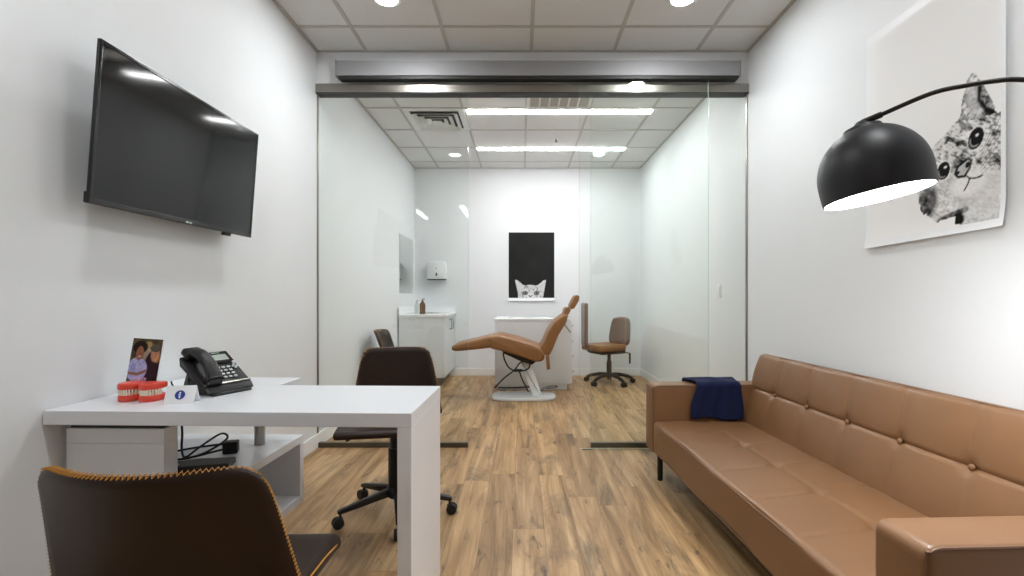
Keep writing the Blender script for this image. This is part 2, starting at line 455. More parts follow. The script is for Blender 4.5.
# square four-way supply diffuser
t = thing('air_vent', 'square white stepped air diffuser in the ceiling tile behind the left glass pane', 'air vent', (-.862, 4.885, H))
b = MB(VENTD); b.plain((-.245, -.245, -.006), (.245, .245, -.001)); b.build('backing', t, flat=True)
def ring4(prof, nm):
    vs, fs = [], []
    for (q, z) in prof:
        for sx, sy in ((-1, -1), (1, -1), (1, 1), (-1, 1)): vs.append((sx*q, sy*q, z))
    n = len(prof)
    for i in range(n):
        for j in range(4): fs.append((i*4+j, i*4+(j+1) % 4, ((i+1) % n)*4+(j+1) % 4, ((i+1) % n)*4+j))
    MB(VENTW).add(vs, fs).build(nm, t, flat=True)
ring4([(.298, -.001), (.298, -.008), (.240, -.010), (.240, -.001)], 'frame')
for o1, o2 in ((.228, .185), (.168, .125), (.108, .065)):
    ring4([(o1, -.034), (o1-.003, -.036), (o2-.003, -.010), (o2, -.008)], 'vane')
b = MB(VENTW); b.plain((-.045, -.045, -.036), (.045, .045, -.032)); b.build('centre_plate', t, flat=True)
t = thing('return_grille', 'white slatted return air grille in the ceiling above the dental chair', 'air vent', (.345, 4.275, H))
b = MB(pbr('grille_shadow', rgb(176, 172, 164), .8)); b.plain((-.29, -.29, -.004), (.29, .29, -.001)); b.build('backing', t, flat=True)
b = MB(VENTW)
for lo, hi in (((-.3, -.3), (.3, -.27)), ((-.3, .27), (.3, .3)), ((-.3, -.27), (-.27, .27)), ((.27, -.27), (.3, .27))):
    b.box((lo[0], lo[1], -.013), (hi[0], hi[1], -.001), .002)
b.build('frame', t)
for k in range(5):
    x = -.18+.09*k
    MB(VENTW).box((x-.008, -.269, -.012), (x+.008, .269, -.0042), .001).build('slat', t)
t = thing('sprinkler_head', 'small dark sprinkler head in the back room ceiling between two linear lights', 'sprinkler', (.392, 5.48, H))
MB(VENTW).lathe([(.03, 0), (.03, -.004), (.012, -.008), (.012, 0)], 20).build('escutcheon', t)
b = MB(STEEL); b.cyl(.008, -.035, -.006, 12); b.cyl(.02, -.042, -.037, 16, .001); b.build('deflector', t)

# ------------------------------------------------------------------ television
TILT = 4.2
tv = thing('television', 'black flat screen television tilted down on the white left wall', 'television', (-1.418, 2.03, 1.428))
m = R(TILT, 'Y'); hw, hh = .468, .542
b = MB(BLACKG)
fr = .012
b.box((-.013, -hw, 0), (0, hw, .020), .002, m=m); b.box((-.013, -hw, hh-fr), (0, hw, hh), .002, m=m)
b.box((-.013, -hw, .018), (0, -hw+fr, hh-.010), .002, m=m); b.box((-.013, hw-fr, .018), (0, hw, hh-.010), .002, m=m)
b.box((-.026, -hw+.004, .002), (-.012, -hw+.05, .040), .004, m=m); b.box((-.026, hw-.05, .002), (-.012, hw-.004, .040), .004, m=m)
b.build('bezel', tv)
MB(SCREEN).box((-.012, -hw+fr-.001, .019), (-.0025, hw-fr+.001, hh-fr+.001), .0008, m=m).build('screen', tv)
b = MB(BLACKP); b.box((-.052, -hw+.07, .012), (-.0135, hw-.07, .25), .01, m=m); b.box((-.026, -hw+.05, .25), (-.0135, hw-.05, hh-.03), .006, m=m); b.build('back_housing', tv)
b = MB(CHROME); b.box((-.001, -.020, .004), (.0015, -.003, .012), .0005, m=m); b.box((-.001, .001, .004), (.0015, .018, .012), .0005, m=m); b.build('emblem', tv)
b = MB(BLACKP); b.box((-.028, .26, -.012), (-.008, .31, .001), .003, m=m); b.build('sensor', tv)
b = MB(BLACKM)
b.box((-.096, -.22, .08), (-.087, .22, .42), .002)
for y in (-.16, .16):
    b.tube([(-.09, y, .4), (0, y, .39)], .008, 8); b.tube([(-.09, y, .14), (-.05, y, .15)], .008, 8)
    b.box((-.062, y-.015, .06), (-.0525, y+.015, .40), .002, m=m)
b.build('wall_mount', tv)

# ------------------------------------------------------------------ printed pictures (pigment per vertex on a flat sheet)
rng = np.random.default_rng(7)
def vnoise(U, V, f, seed):
    g = np.random.default_rng(seed).random((64, 64))
    x = U*f; y = V*f; xi = np.floor(x).astype(int); yi = np.floor(y).astype(int); fx = x-xi; fy = y-yi
    fx = fx*fx*(3-2*fx); fy = fy*fy*(3-2*fy)
    G = lambda a, b: g[a % 64, b % 64]
    return (G(xi, yi)*(1-fx)+G(xi+1, yi)*fx)*(1-fy)+(G(xi, yi+1)*(1-fx)+G(xi+1, yi+1)*fx)*fy
def inpoly(U, V, poly):
    ins = np.zeros(U.shape, bool); k = len(poly)
    for i in range(k):
        x1, y1 = poly[i]; x2, y2 = poly[(i+1) % k]
        c = ((y1 > V) != (y2 > V)) & (U < (x2-x1)*(V-y1)/((y2-y1) if y2 != y1 else 1e-9)+x1)
        ins ^= c
    return ins
def ell(U, V, c, rx, ry, ang=0):
    a = math.radians(ang); du = U-c[0]; dv = V-c[1]
    x = du*math.cos(a)+dv*math.sin(a); y = -du*math.sin(a)+dv*math.cos(a)
    return np.sqrt((x/rx)**2+(y/ry)**2)
def seg(U, V, pts):
    d = np.full(U.shape, 9.0)
    for (x1, y1), (x2, y2) in zip(pts[:-1], pts[1:]):
        t = np.clip(((U-x1)*(x2-x1)+(V-y1)*(y2-y1))/((x2-x1)**2+(y2-y1)**2), 0, 1)
        d = np.minimum(d, np.hypot(U-x1-t*(x2-x1), V-y1-t*(y2-y1)))
    return d
def lerp(a, b, t): return a*(1-t)+b*t
def sm(x, a, b):
    t = np.clip((x-a)/(b-a), 0, 1); return t*t*(3-2*t)
def print_sheet(name, W, Hh, nu, nv, art, place, parent):
    u = np.linspace(0, W, nu+1); v = np.linspace(0, Hh, nv+1); U, V = np.meshgrid(u, v, indexing='ij')
    C = art(U, V)
    if C.ndim == 2: C = np.stack([C]*3, -1)
    C = np.clip(C, 0, 1); C = np.where(C <= .04045, C/12.92, ((C+.055)/1.055)**2.4)
    vs = [place(U[i, j], V[i, j]) for i in range(nu+1) for j in range(nv+1)]
    w = nv+1
    fs = [(i*w+j, (i+1)*w+j, (i+1)*w+j+1, i*w+j+1) for i in range(nu) for j in range(nv)]
    me = bpy.data.meshes.new(name); me.from_pydata(vs, [], fs); me.materials.append(INK)
    at = me.color_attributes.new('ink', 'FLOAT_COLOR', 'POINT')
    flat = np.concatenate([C.reshape(-1, 3), np.ones(((nu+1)*(nv+1), 1))], 1).astype(np.float32).ravel()
    at.data.foreach_set('color', flat)
    me.polygons.foreach_set('use_smooth', [True]*len(me.polygons)); me.update()
    o = bpy.data.objects.new(name, me); COL.objects.link(o); o.parent = parent; return o

def cat_lean(U, V):
    """a tabby leaning in from the edge of the sheet; u across, v up, metres"""
    n1 = vnoise(U, V, 28, 1); n2 = vnoise(U, V, 70, 2); n3 = vnoise(U, V, 140, 3)
    a = math.radians(-35)
    ru = U*math.cos(a)+V*math.sin(a); rv = -U*math.sin(a)+V*math.cos(a)
    st = vnoise(ru*.45, rv*1.6, 34, 5)
    wob = (n2-.5)*.010
    bg = np.full(U.shape, .955)
    head = [(.494, .442), (.457, .42), (.422, .394), (.37, .367), (.335, .325), (.310, .25), (.300, .20), (.304, .15), (.322, .115), (.347, .090), (.40, .056), (.451, .064), (.476, .063), (.484, .037), (.512, .022), (.66, .020), (.66, .395), (.634, .403)]
    ear = [(.490, .43), (.507, .508), (.523, .572), (.544, .592), (.559, .578), (.595, .517), (.618, .457), (.640, .395)]
    ih = inpoly(U+wob, V+wob, head); ie = inpoly(U+wob*.6, V+wob*.6, ear)
    fur = .88+(n3-.5)*.14+(n1-.5)*.10
    top = sm(V+.35*(U-.45), .20, .33)
    sp2 = vnoise(ru*.8+wob, rv*1.9+wob, 62, 6); n5 = vnoise(ru*.5, rv*1.3, 150, 8)
    spots = sm(st+.5*(sp2-.5), .58, .78)*(.10+.90*top)
    fur = fur-spots*(.25+.45*n5)-.26*top*sm(n5, .62, .8)-.10*sm(n5, .5, .8)
    low = ell(U, V, (.340, .135), .050, .085, -20); fur = fur-.62*sm(1.25-low, 0, .7)*(.55+.6*n2)
    fur = fur-.5*sm(.016-np.abs(seg(U, V, [(.41, .062), (.465, .075), (.52, .085)])), 0, .012)*(.5+n2)
    fur = fur-.85*sm(1.2-ell(U, V, (.492, .052), .026, .022, -40), 0, .5)
    fur = fur-.10*sm(.09-V, 0, .09)*(U > .5)
    chest = sm(1.15-ell(U, V, (.60, .12), .10, .09), 0, .6); fur = lerp(fur, .92-.10*n5, chest*.85)
    muzz = sm(1.2-ell(U, V, (.53, .185), .085, .055, 15), 0, .6); fur = lerp(fur, .97-.06*n3, muzz*.95)
    brow = sm(1.2-ell(U, V, (.475, .31), .05, .045, 30), 0, .6); fur = fur-brow*.28*sm(n1, .45, .65)
    out = np.where(ih, fur, bg)
    eshade = .84+(n3-.5)*.3-.28*sm(n2, .5, .7)-.25*sm(n1, .55, .75)
    inner = sm(1.1-ell(U, V, (.548, .49), .030, .055, 10), 0, .6); eshade = lerp(eshade, .84-.2*n3, inner)
    rim = sm(.012-seg(U, V, [(.575, .55), (.570, .48), (.60, .43), (.635, .41)]), 0, .012); eshade = eshade-.6*rim
    eshade = eshade-.45*sm(.42-V, -.02, .03)*n1*1.4
    out = np.where(ie & ~(ih & (V < .41)), eshade, out)
    for c, rx, ry, ang, hl in (((.558, .341), .027, .036, -18, (.563, .352)), ((.423, .258), .026, .032, -12, (.432, .270))):
        e = ell(U, V, c, rx, ry, ang)
        out = lerp(out, .95, sm(1.38-e, 0, .2)*sm(e, 1.0, 1.15)*.8)
        out = lerp(out, .03, sm(1.14-e, 0, .08))
        d0 = -(U-c[0])*.7-(V-c[1])*.7
        out = lerp(out, .55, sm(.96-e, 0, .08)*sm(e, .66, .74)*sm(d0, .004, .016))
        out = lerp(out, .92, sm(1.0-ell(U, V, hl, .009, .007), 0, .4))
    nose = [(.474, .232), (.486, .256), (.528, .276), (.541, .264), (.534, .238), (.514, .212), (.486, .216)]
    dn = seg(U, V, nose+[nose[0]]); inn = inpoly(U, V, nose)
    out = np.where(inn, .70+.1*n3, out)
    out = lerp(out, .08, sm(.0065-dn, 0, .004)*(.75+.25*(U < .52)))
    out = lerp(out, .06, sm(1.0-ell(U, V, (.526, .252), .010, .014, -30), 0, .3)); out = lerp(out, .10, sm(1.0-ell(U, V, (.486, .233), .009, .008), 0, .3))
    br = sm(1.25-ell(U, V, (.49, .275), .03, .022, 30), 0, .6); out = np.where(inn, out, out-br*.33)
    for p, wd in (([(.516, .216), (.534, .199), (.560, .193), (.583, .197)], .0042), ([(.534, .199), (.527, .18), (.512, .158)], .0042)):
        out = lerp(out, .10, sm(wd-seg(U, V, p), 0, .003)*ih)
    for k in range(7):
        y0 = .215+.022*k; p = [(.575, .20+.012*k), (.62, .225+.022*k), (.655, .24+.03*k)]
        out = lerp(out, .45, sm(.0016-seg(U, V, p), 0, .0012)*ih*.8)
    return out
def cat_peek(U, V):
    """kitten head peeking up from the lower edge of a black sheet"""
    n1 = vnoise(U, V, 45, 11); n2 = vnoise(U, V, 110, 12)
    out = .135+.03*vnoise(U, V, 6, 13)+.02*(n2-.5)
    c = (.305, 0)
    head = (ell(U, V, (.305, .02), .175, .165) < 1)
    el = inpoly(U, V, [(.088, .255), (.145, .0), (.31, .15), (.20, .185), (.125, .25)])
    er = inpoly(U, V, [(.528, .255), (.485, .0), (.31, .15), (.42, .185), (.49, .245)])
    fur = .86+(n2-.5)*.14-.22*sm(n1, .6, .75)
    out = np.where(el | er, .82+(n2-.5)*.12, out); out = np.where(head, fur, out)
    for k in range(5):
        x = .22+.043*k; out = lerp(out, .5, sm(.005-seg(U, V, [(x, .175-.0*k), (.265+.02*k, .115)]), 0, .005)*head)
    for x in (.235, .395):
        e = ell(U, V, (x, .068), .034, .026); out = lerp(out, .1, sm(1.15-e, 0, .15)); out = lerp(out, .62, sm(.85-e, 0, .15)); out = lerp(out, .06, sm(.5-e, 0, .12))
    out = lerp(out, .9, sm(1.2-ell(U, V, (.31, .03), .05, .05), 0, .5)*head)
    for p in ([(.285, .035), (.305, .012), (.33, .035)],): out = lerp(out, .2, sm(.008-seg(U, V, p), 0, .005))
    return out
def smile_photo(U, V):
    """brochure cover: a person in a lilac shirt laughing beside another in dark clothes; u 0..1, v 0..1.4"""
    n = vnoise(U, V, 9, 21); n2 = vnoise(U, V, 30, 22)
    def P(c): return np.array(c)/255.
    out = P((86, 72, 50))[None, None]*(.75+.5*n[..., None])
    def put(mask, col, k=1.0):
        nonlocal out
        mk = (np.clip(mask, 0, 1)*k)[..., None]; out = out*(1-mk)+P(col)[None, None]*(.88+.24*n2[..., None])*mk
    put(sm(1.1-ell(U, V, (.55, 1.22), .16, .12), 0, .3), (196, 170, 104), .7)
    put(sm(1.1-ell(U, V, (.62, .98), .22, .18), 0, .3), (206, 190, 176), .6)
    put(sm(1.05-ell(U, V, (.84, .72), .34, .42), 0, .1), (52, 32, 40))
    put(sm(1.05-ell(U, V, (.82, 1.02), .15, .20), 0, .12), (182, 130, 100)); put(sm(1.05-ell(U, V, (.80, 1.17), .18, .10), 0, .12), (92, 84, 76))
    put(sm(1.05-ell(U, V, (.90, .92), .10, .12), 0, .2), (206, 150, 96), .7)
    put(sm(1.05-ell(U, V, (.28, .62), .34, .30), 0, .08), (176, 172, 214)); put(sm(1.0-ell(U, V, (.16, .60), .12, .2), 0, .5), (140, 140, 196), .6)
    put(sm(1.05-ell(U, V, (.29, 1.18), .24, .16), 0, .1), (36, 24, 20)); put(sm(1.05-ell(U, V, (.30, 1.03), .13, .18), 0, .12), (150, 98, 74))
    put(sm(1.0-ell(U, V, (.31, .95), .05, .02), 0, .3), (240, 230, 220), .9)
    put(sm(.05-seg(U, V, [(.05, .52), (.35, .50), (.58, .60)]), 0, .03), (150, 100, 76))
    put(sm(.36-V, 0, .06), (44, 38, 34), .92)
    for vv, x0, x1 in ((.40, .22, .66), (.33, .20, .70)):
        put(((np.abs(V-vv) < .022) & (U > x0) & (U < x1) & (vnoise(U, V*.2, 30, 31) > .42)).astype(float), (226, 170, 206), .85)
    put(((np.abs(V-.22) < .014) & (U > .2) & (U < .72)).astype(float), (110, 140, 104), .8)
    return out
def curl(y, z, W, Hh): return 0.0
# large cat poster on the right wall
pt = thing('cat_poster', 'tall white paper poster of a tabby cat leaning in, behind the arc lamp', 'poster', (XR, 0, 0))
PW, PH, PY, PZ = .672, 1.012, 2.312, 1.352
def bow(u, v):     # paper stands slightly off the wall, lower corner lifting
    return .004+.012*max(0, (.12-v)/.12)**2+.006*max(0, (u-.6)/.07)**2
def sheet(u, v):
    uu, vv = u*PW, v*PH; return (-bow(uu, vv), PY-uu, PZ+vv+.014*u*(1-v))
b = MB(PAPER); b.shell(sheet, 16, 24, .0012); b.build('paper', pt)
print_sheet('picture', .612, .940, 170, 262, lambda U, V: cat_lean(U+.041, V+.028), lambda u, v: (-bow(u+.041, v+.028)-.0014, PY-u-.041, PZ+v+.032+.012*(u/PW)*(1-v/PH)), pt)
# kitten poster on the back wall
pt = thing('kitten_poster', 'black poster of a kitten peeking over the edge, on the back wall', 'poster', (-.192, YB, 1.055))
def sheet2(u, v): return (u*.652, -.004-.02*max(0, (.05-v)/.05)**2, v*.97)
MB(PAPER).shell(sheet2, 10, 30, .0012).build('paper', pt)
print_sheet('picture', .644, .925, 100, 144, cat_peek, lambda u, v: (u+.004, -.0065, v+.042), pt)

# ------------------------------------------------------------------ desk
desk = thing('desk', 'white laminate L-shaped desk on a slab leg, projecting from the left wall', 'desk', (-1.519, 1.511, 0), -1.6)
DZ = .76
b = MB(LAM); b.box((0, 0, DZ-.045), (1.177, .45, DZ), .002); b.build('desktop', desk)
MB(LAM).box((1.132, .0005, 0), (1.1765, .4495, DZ-.0455), .002).build('leg', desk)
MB(LAM).box((0, .4505, DZ-.045), (.516, .632, DZ), .002).build('return_top', desk)
MB(LAM).box((.022, .055, .5075), (.350, .115, .640), .0015).build('support_panel', desk)
MB(LAM).box((.022, .055, .6408), (.350, .115, .690), .0015).build('panel_rail', desk)
MB(DARK).box((.03, .062, .690), (.34, .105, .7148), .001).build('gap_shade_block', desk)  # solid dark block in the gap below the desktop; its colour stands for shade
b = MB(STEEL); b.cyl(.0205, .507, DZ-.0455, 24, .001, T(.415, .485, 0)); b.build('post', desk, sharp=50)
lo = thing('shelf_unit', 'low white open-sided shelf unit under the desk against the left wall', 'shelf unit', (-1.519, 1.511, 0), -1.6)
z0, z1, th = .214, .5065, .032
b = MB(LAM); b.box((.003, .05, z1-th), (.528, .632, z1), .0015); b.build('top_board', lo)
MB(LAM).box((.003, .05, z0), (.528, .632, z0+th), .0015).build('bottom_board', lo)
MB(LAM).box((.003, .600, z0+th), (.528, .632, z1-th), .0015).build('end_board', lo)
MB(LAM).box((.003, .05, z0+th), (.528, .082, z1-th), .0015).build('end_board', lo)
MB(LAM).box((.003, .082, z0+th), (.018, .6, z1-th), .001).build('back_board', lo)
MB(LAM).box((.02, .08, 0), (.24, .60, z0), .002).build('plinth', lo)

# things on the desk --------------------------------------------------------
def horseshoe(w, d, y0, z, k=18):
    return [(w*math.cos(PI*i/k), y0-d*math.sin(PI*i/k)) for i in range(k+1)]
def dental_model(x, y, rz, label):
    t = thing('dental_model', label, 'dental model', (x, y, DZ), rz, 'red tooth models on the desk'); t.scale = (.87, .9, .96)
    def arch(w, d, y0, za, zb, mat, nm, r):
        out = [(w*math.cos(PI*i/20), -d*math.sin(PI*i/20)) for i in range(21)]+[(-w*.94, .028), (w*.94, .028)]
        b = MB(mat); b.prism(out, zb-za, r, m=T(0, y0, (za+zb)/2) @ Matrix(((1, 0, 0, 0), (0, 0, 1, 0), (0, 1, 0, 0), (0, 0, 0, 1))), steps=3)
        return b.build(nm, t, sharp=60)
    arch(.041, .050, 0, 0, .024, GUM, 'lower_gum', .007)
    arch(.041, .052, 0, .042, .066, GUM, 'upper_gum', .007)
    for za, zb, nm, s in ((.0235, .033, 'lower_teeth', .93), (.0325, .043, 'upper_teeth', .97)):
        b = MB(TOOTH)
        for i in range(13):
            a = PI*(.04+.92*i/12); big = 1+.25*math.sin(a)
            m = T(.0365*s*math.cos(a), -.0465*s*math.sin(a), (za+zb)/2) @ R(math.degrees(a)+90)
            b.rbox((.0088*big, .007, zb-za+.003), .003, 2, m=m)
        b.build(nm, t, sharp=60)
dental_model(-1.364, 1.672, -10, 'red-gummed dental model with ivory teeth, the one nearer the left wall')
dental_model(-1.291, 1.668, 4, 'red-gummed dental model with ivory teeth, the one nearer the white tent card')
br = thing('brochure', 'upright brochure with a photo of two smiling people behind red dental models', 'brochure', (-1.408, 1.752, DZ), -6)
ml = Matrix.Rotation(rad(-9), 4, 'X') @ Matrix.Rotation(rad(2.5), 4, 'Y')
b = MB(CARDW); b.box((-.062, 0, .0), (.062, .003, .207), .0008, m=ml); b.build('card', br)
print_sheet('cover_photo', 1, 1.4, 60, 84, smile_photo, lambda u, v: tuple(ml @ Vector((-.061+u*.122, -.0006, .001+v*.1464))), br)
b = MB(CARDW); b.prism(round_poly([(-.055, 0), (-.06, .004), (.0, .0)], .001), .003, .001, m=ml); 
b = MB(BLACKP); b.box((-.06, .0032, .002), (.06, .012, .05), .001, m=ml); b.build('holder', br)
tc = thing('tent_card', 'small white folded card with a round blue emblem between the dental models and phone', 'card', (-1.160, 1.628, DZ), 10)
b = MB(CARDW); b.prism([(-.024, 0), (0, .058), (.024, 0), (.0225, 0), (0, .055), (-.0225, 0)], .092, .0002, m=R(90)); b.build('folded_card', tc, flat=True)
ang = math.degrees(math.atan2(.024, .058))
mm = T(0, -.0135, .0285) @ R(-ang, 'X') @ R(90, 'X')
b = MB(BLUE); b.cyl(.0155, 0, .0012, 32, .0002, mm); b.build('emblem_disc', tc)
b = MB(CARDW); b.cyl(.0028, .0012, .0018, 14, .0001, mm @ T(0, .0075, 0)); b.box((-.0042, .0005, .0012), (.0030, .0038, .0018), .0002, m=mm); b.box((-.0030, -.0058, .0012), (.0042, -.0020, .0018), .0002, m=mm @ R(-12)); b.cyl(.0024, .0012, .0018, 14, .0001, mm @ T(0, -.009, 0)); b.build('emblem_mark', tc)
# desk phone
ph = thing('desk_phone', 'black corded desk phone with grey display and white keys on the desk', 'phone', (-1.172, 1.825, DZ), 66); ph.scale = (.95, .95, .88)
SL = 38
fm = T(0, -.075, .0415) @ R(SL, 'X')      # face frame: y up the slope, z out of the face
b = MB(BLACKP); b.prism(round_poly([(-.10, .012), (-.088, .006), (.075, .115), (.078, .15), (.070, .155), (-.085, .036)], .004, 3), .19, .006, m=Matrix(((0, 1, 0, 0), (1, 0, 0, 0), (0, 0, 1, 0), (0, 0, 0, 1))))
b.build('body', ph)
b = MB(BLACKP); b.prism(round_poly([(-.11, 0), (.08, 0), (.085, .012), (.05, .10), (.035, .09), (.04, .022), (-.105, .012)], .004, 2), .16, .005, m=T(0, .0, 0) @ Matrix(((0, 1, 0, 0), (1, 0, 0, 0), (0, 0, 1, 0), (0, 0, 0, 1)))); b.build('stand', ph)
b = MB(BLACKG); b.box((-.010, .115, .004), (.088, .186, .0085), .002, m=fm); b.build('display_surround', ph)
MB(LCD).box((.004, .130, .0083), (.072, .166, .0096), .001, m=fm).build('display', ph)
MB(pbr('emblem_green', rgb(150, 170, 150), .5)).box((.020, .174, .0083), (.052, .180, .0092), .0004, m=fm).build('emblem', ph)
for r_ in range(4):
    for c_ in range(3):
        x = .004+.021*c_; y = .030+.0195*r_
        MB(KEYW).box((x-.0065, y-.0045, .004), (x+.0065, y+.0045, .0088), .0015, m=fm).build('key', ph)
for x, y in ((.066, .088), (.080, .088), (.073, .098), (.073, .078)):
    MB(KEYW).box((x-.005, y-.0035, .004), (x+.005, y+.0035, .0085), .0012, m=fm).build('key', ph)
MB(KEYW).cyl(.008, .004, .010, 18, .002, fm @ T(.082, .113, 0)).build('key', ph)
MB(STEEL).box((-.094, -.004, .003), (.094, .004, .0075), .0015, m=fm).build('trim_strip', ph)
hs = MB(BLACKP)
hp = catmull([(-.060, .002, .024), (-.060, .03, .044), (-.060, .09, .058), (-.060, .15, .050), (-.060, .185, .026)], 6)
secs = []
for i, p in enumerate(hp):
    t_ = i/(len(hp)-1); secs.append((p, .026+.006*abs(2*t_-1)**3, .014+.010*abs(2*t_-1)**4))
vs, fs, nn = [], [], 14
for p, a, c in secs:
    for j in range(nn):
        q = 2*PI*j/nn; vs.append(p+Vector((a*math.copysign(abs(math.cos(q))**.7, math.cos(q)), 0, c*math.copysign(abs(math.sin(q))**.7, math.sin(q)))))
for i in range(len(secs)-1):
    for j in range(nn): fs.append((i*nn+j, i*nn+(j+1) % nn, (i+1)*nn+(j+1) % nn, (i+1)*nn+j))
fs.append(tuple(range(nn))); fs.append(tuple((len(secs)-1)*nn+j for j in range(nn)))
hs.add(vs, fs, fm); 
hs.rbox((.062, .052, .034), .012, 3, m=fm @ T(-.060, .178, .020)); hs.rbox((.060, .046, .030), .012, 3, m=fm @ T(-.060, .012, .019))
hs.build('handset', ph, sharp=60)
b = MB(CABLE); b.tube(catmull([(-.07, -.03, .022), (-.094, .01, .024), (-.105, .05, .022), (-.113, .08, .036), (-.116, .088, .056)], 6), .0028, 8); b.build('cord', ph)

# cables and boxes on the low shelf -----------------------------------------
ZS = .5072
pb = tag(MB(BLACKP).rbox((.17, .085, .024), .006, 2, m=T(-1.13, 1.705, ZS+.012) @ R(14)).build('power_strip'), 'flat black power box on the low shelf behind the brown chair back', 'power strip')
ad = thing('power_adapter', 'small black cube power adapter on the low white shelf', 'power adapter', (-1.142, 1.872, ZS), 20)
MB(BLACKP).rbox((.052, .042, .046), .005, 2, m=T(0, 0, .024)).build('body', ad)
MB(BLACKG).box((-.028, -.010, .012), (-.024, .010, .034), .001).build('socket', ad)
b = MB(CABLE)
b.tube(catmull([(-1.335, 1.86, .69), (-1.318, 1.85, .60), (-1.305, 1.83, .535), (-1.27, 1.80, .5155), (-1.235, 1.83, .545), (-1.200, 1.90, .575), (-1.168, 1.89, .56), (-1.20, 1.83, .53), (-1.25, 1.79, .5155), (-1.31, 1.775, .513)], 7), .0040, 8)
tag(b.build('cord'), 'looped black cord rising from the low shelf to the desk underside', 'cord')
b = MB(CABLE)
b.tube(catmull([(-1.30, 1.73, .522), (-1.23, 1.765, .5255), (-1.18, 1.82, .5285), (-1.16, 1.94, .515), (-1.22, 1.97, .513), (-1.30, 1.93, .513), (-1.36, 1.88, .513)], 7), .0042, 8)
tag(b.build('cord'), 'black cord lying in a wide loop around the power adapter', 'cord')
b = MB(GREYC)
b.tube(catmull([(-1.34, 1.735, .513), (-1.27, 1.745, .513), (-1.22, 1.775, .513), (-1.165, 1.785, .513)], 7), .0048, 8)
tag(b.build('cord'), 'grey cord lying straight beside the flat black power box', 'cord')

# ------------------------------------------------------------------ brown leather chairs
def back_fn(wt, wb, z0, z1, curve, lean, y0, cr=.03):
    def f(u, v):
        uu = 2*u-1; e = v**1.0
        w = wb+(wt-wb)*e
        z = z0+(z1-z0)*v-cr*abs(uu)**14*v**6
        k = max(0, v-.9)/.1
        x = uu*w*(1-.03*k*k)
        y = y0-lean*v+curve*uu*uu*(.35+.65*v)
        return (x, y, z)
    return f
def zigzag(fn, t, path, step, r):
    """whip stitches crossing the rim of a leather shell"""
    b = MB(STITCH); P = [Vector(fn(u, v)) for u, v in path]
    cum = [0]
    for a, c in zip(P[:-1], P[1:]): cum.append(cum[-1]+(c-a).length)
    n = int(cum[-1]/step); pts = []
    for k in range(n+1):
        s = cum[-1]*k/n; i = max(0, min(len(P)-2, next((j for j in range(len(cum)-1) if cum[j+1] >= s), len(P)-2)))
        f = (s-cum[i])/max(1e-9, cum[i+1]-cum[i]); u = lerp(path[i][0], path[i+1][0], f); v = lerp(path[i][1], path[i+1][1], f)
        p = Vector(fn(u, v)); e = 1e-3
        du = Vector(fn(min(1, u+e), v))-Vector(fn(max(0, u-e), v)); dv = Vector(fn(u, min(1, v+e)))-Vector(fn(u, max(0, v-e)))
        nrm = du.cross(dv).normalized(); ins = Vector(fn(.5+(u-.5)*.96, min(v, .5+(v-.5)*.96)))
        out = (p-ins).normalized()
        pts.append(p+out*t*.36+nrm*(t*.40 if k % 2 else -t*.40))
    b.tube(pts, r, 5); return b
def rim_path(v0):
    return [(0, v0+(1-v0)*i/30) for i in range(31)]+[(i/60, 1) for i in range(1, 61)]+[(1, 1-(1-v0)*i/30) for i in range(1, 31)]
def seat_disp(w, d):
    def f(p, face):
        q = Vector(p); k = (1-min(1, (abs(p.x)/(w/2))**2))*(1-min(1, (abs(p.y)/(d/2))**2))
        if p.z > 0: q.z -= .016*k
        if p.y > d/2-.06: q.z -= .012*((p.y-d/2+.06)/.06)**2
        q.x *= 1-.05*max(0, -p.y/(d/2))
        return q
    return f
def side_chair(label, loc, rz):
    t = thing('side_chair', label, 'chair', loc, rz, 'brown leather side chairs')
    fn = back_fn(.222, .270, .452, .781, .080, .14, -.062, .022)
    MB(BROWN).shell(fn, 28, 20, .017).build('backrest', t, sharp=70)
    zigzag(fn, .018, rim_path(.02), .0048, .0015).build('stitching', t, sharp=60)
    sw, sd = .50, .37
    MB(BROWN).rbox((sw, sd, .05), .022, 4, (10, 10, 1), m=T(0, .07, .445), disp=seat_disp(sw, sd)).build('seat', t, sharp=70)
    pts = catmull([(-.232, -.14, .452), (-.247, -.05, .455), (-.250, .12, .455), (-.246, .225, .444), (-.22, .256, .440), (0, .257, .440), (.22, .256, .440), (.246, .225, .444), (.250, .12, .455), (.247, -.05, .455), (.232, -.14, .452)], 8)
    MB(STITCH).tube(pts, .0022, 6).build('seat_piping', t)
    for sx in (-1, 1):
        for sy in (-1, 1):
            b = MB(BLACKM); b.tube([(sx*.185, .04+sy*.13, .425), (sx*.222, .045+sy*.185, .006), (sx*.222, .045+sy*.185, 0)], [.015, .0105, .0105], 10); b.build('leg', t)
    b = MB(BLACKM)
    b.box((-.20, -.105, .405), (.20, -.08, .421), .003); b.box((-.20, .16, .405), (.20, .185, .421), .003)
    b.box((-.012, -.08, .405), (.012, .16, .421), .003); b.build('under_frame', t)
    return t
ch1 = side_chair('dark brown leather chair with orange stitched rim, its back turned, at the near desk side', (-.753, 1.09, 0), 0)
ch2 = copy_tree(ch1); ch2.location = (-1.245, 4.72, 0); ch2.rotation_euler = (0, 0, rad(-86))
ch2['label'] = 'brown chair against the left wall behind the glass, only its back showing'

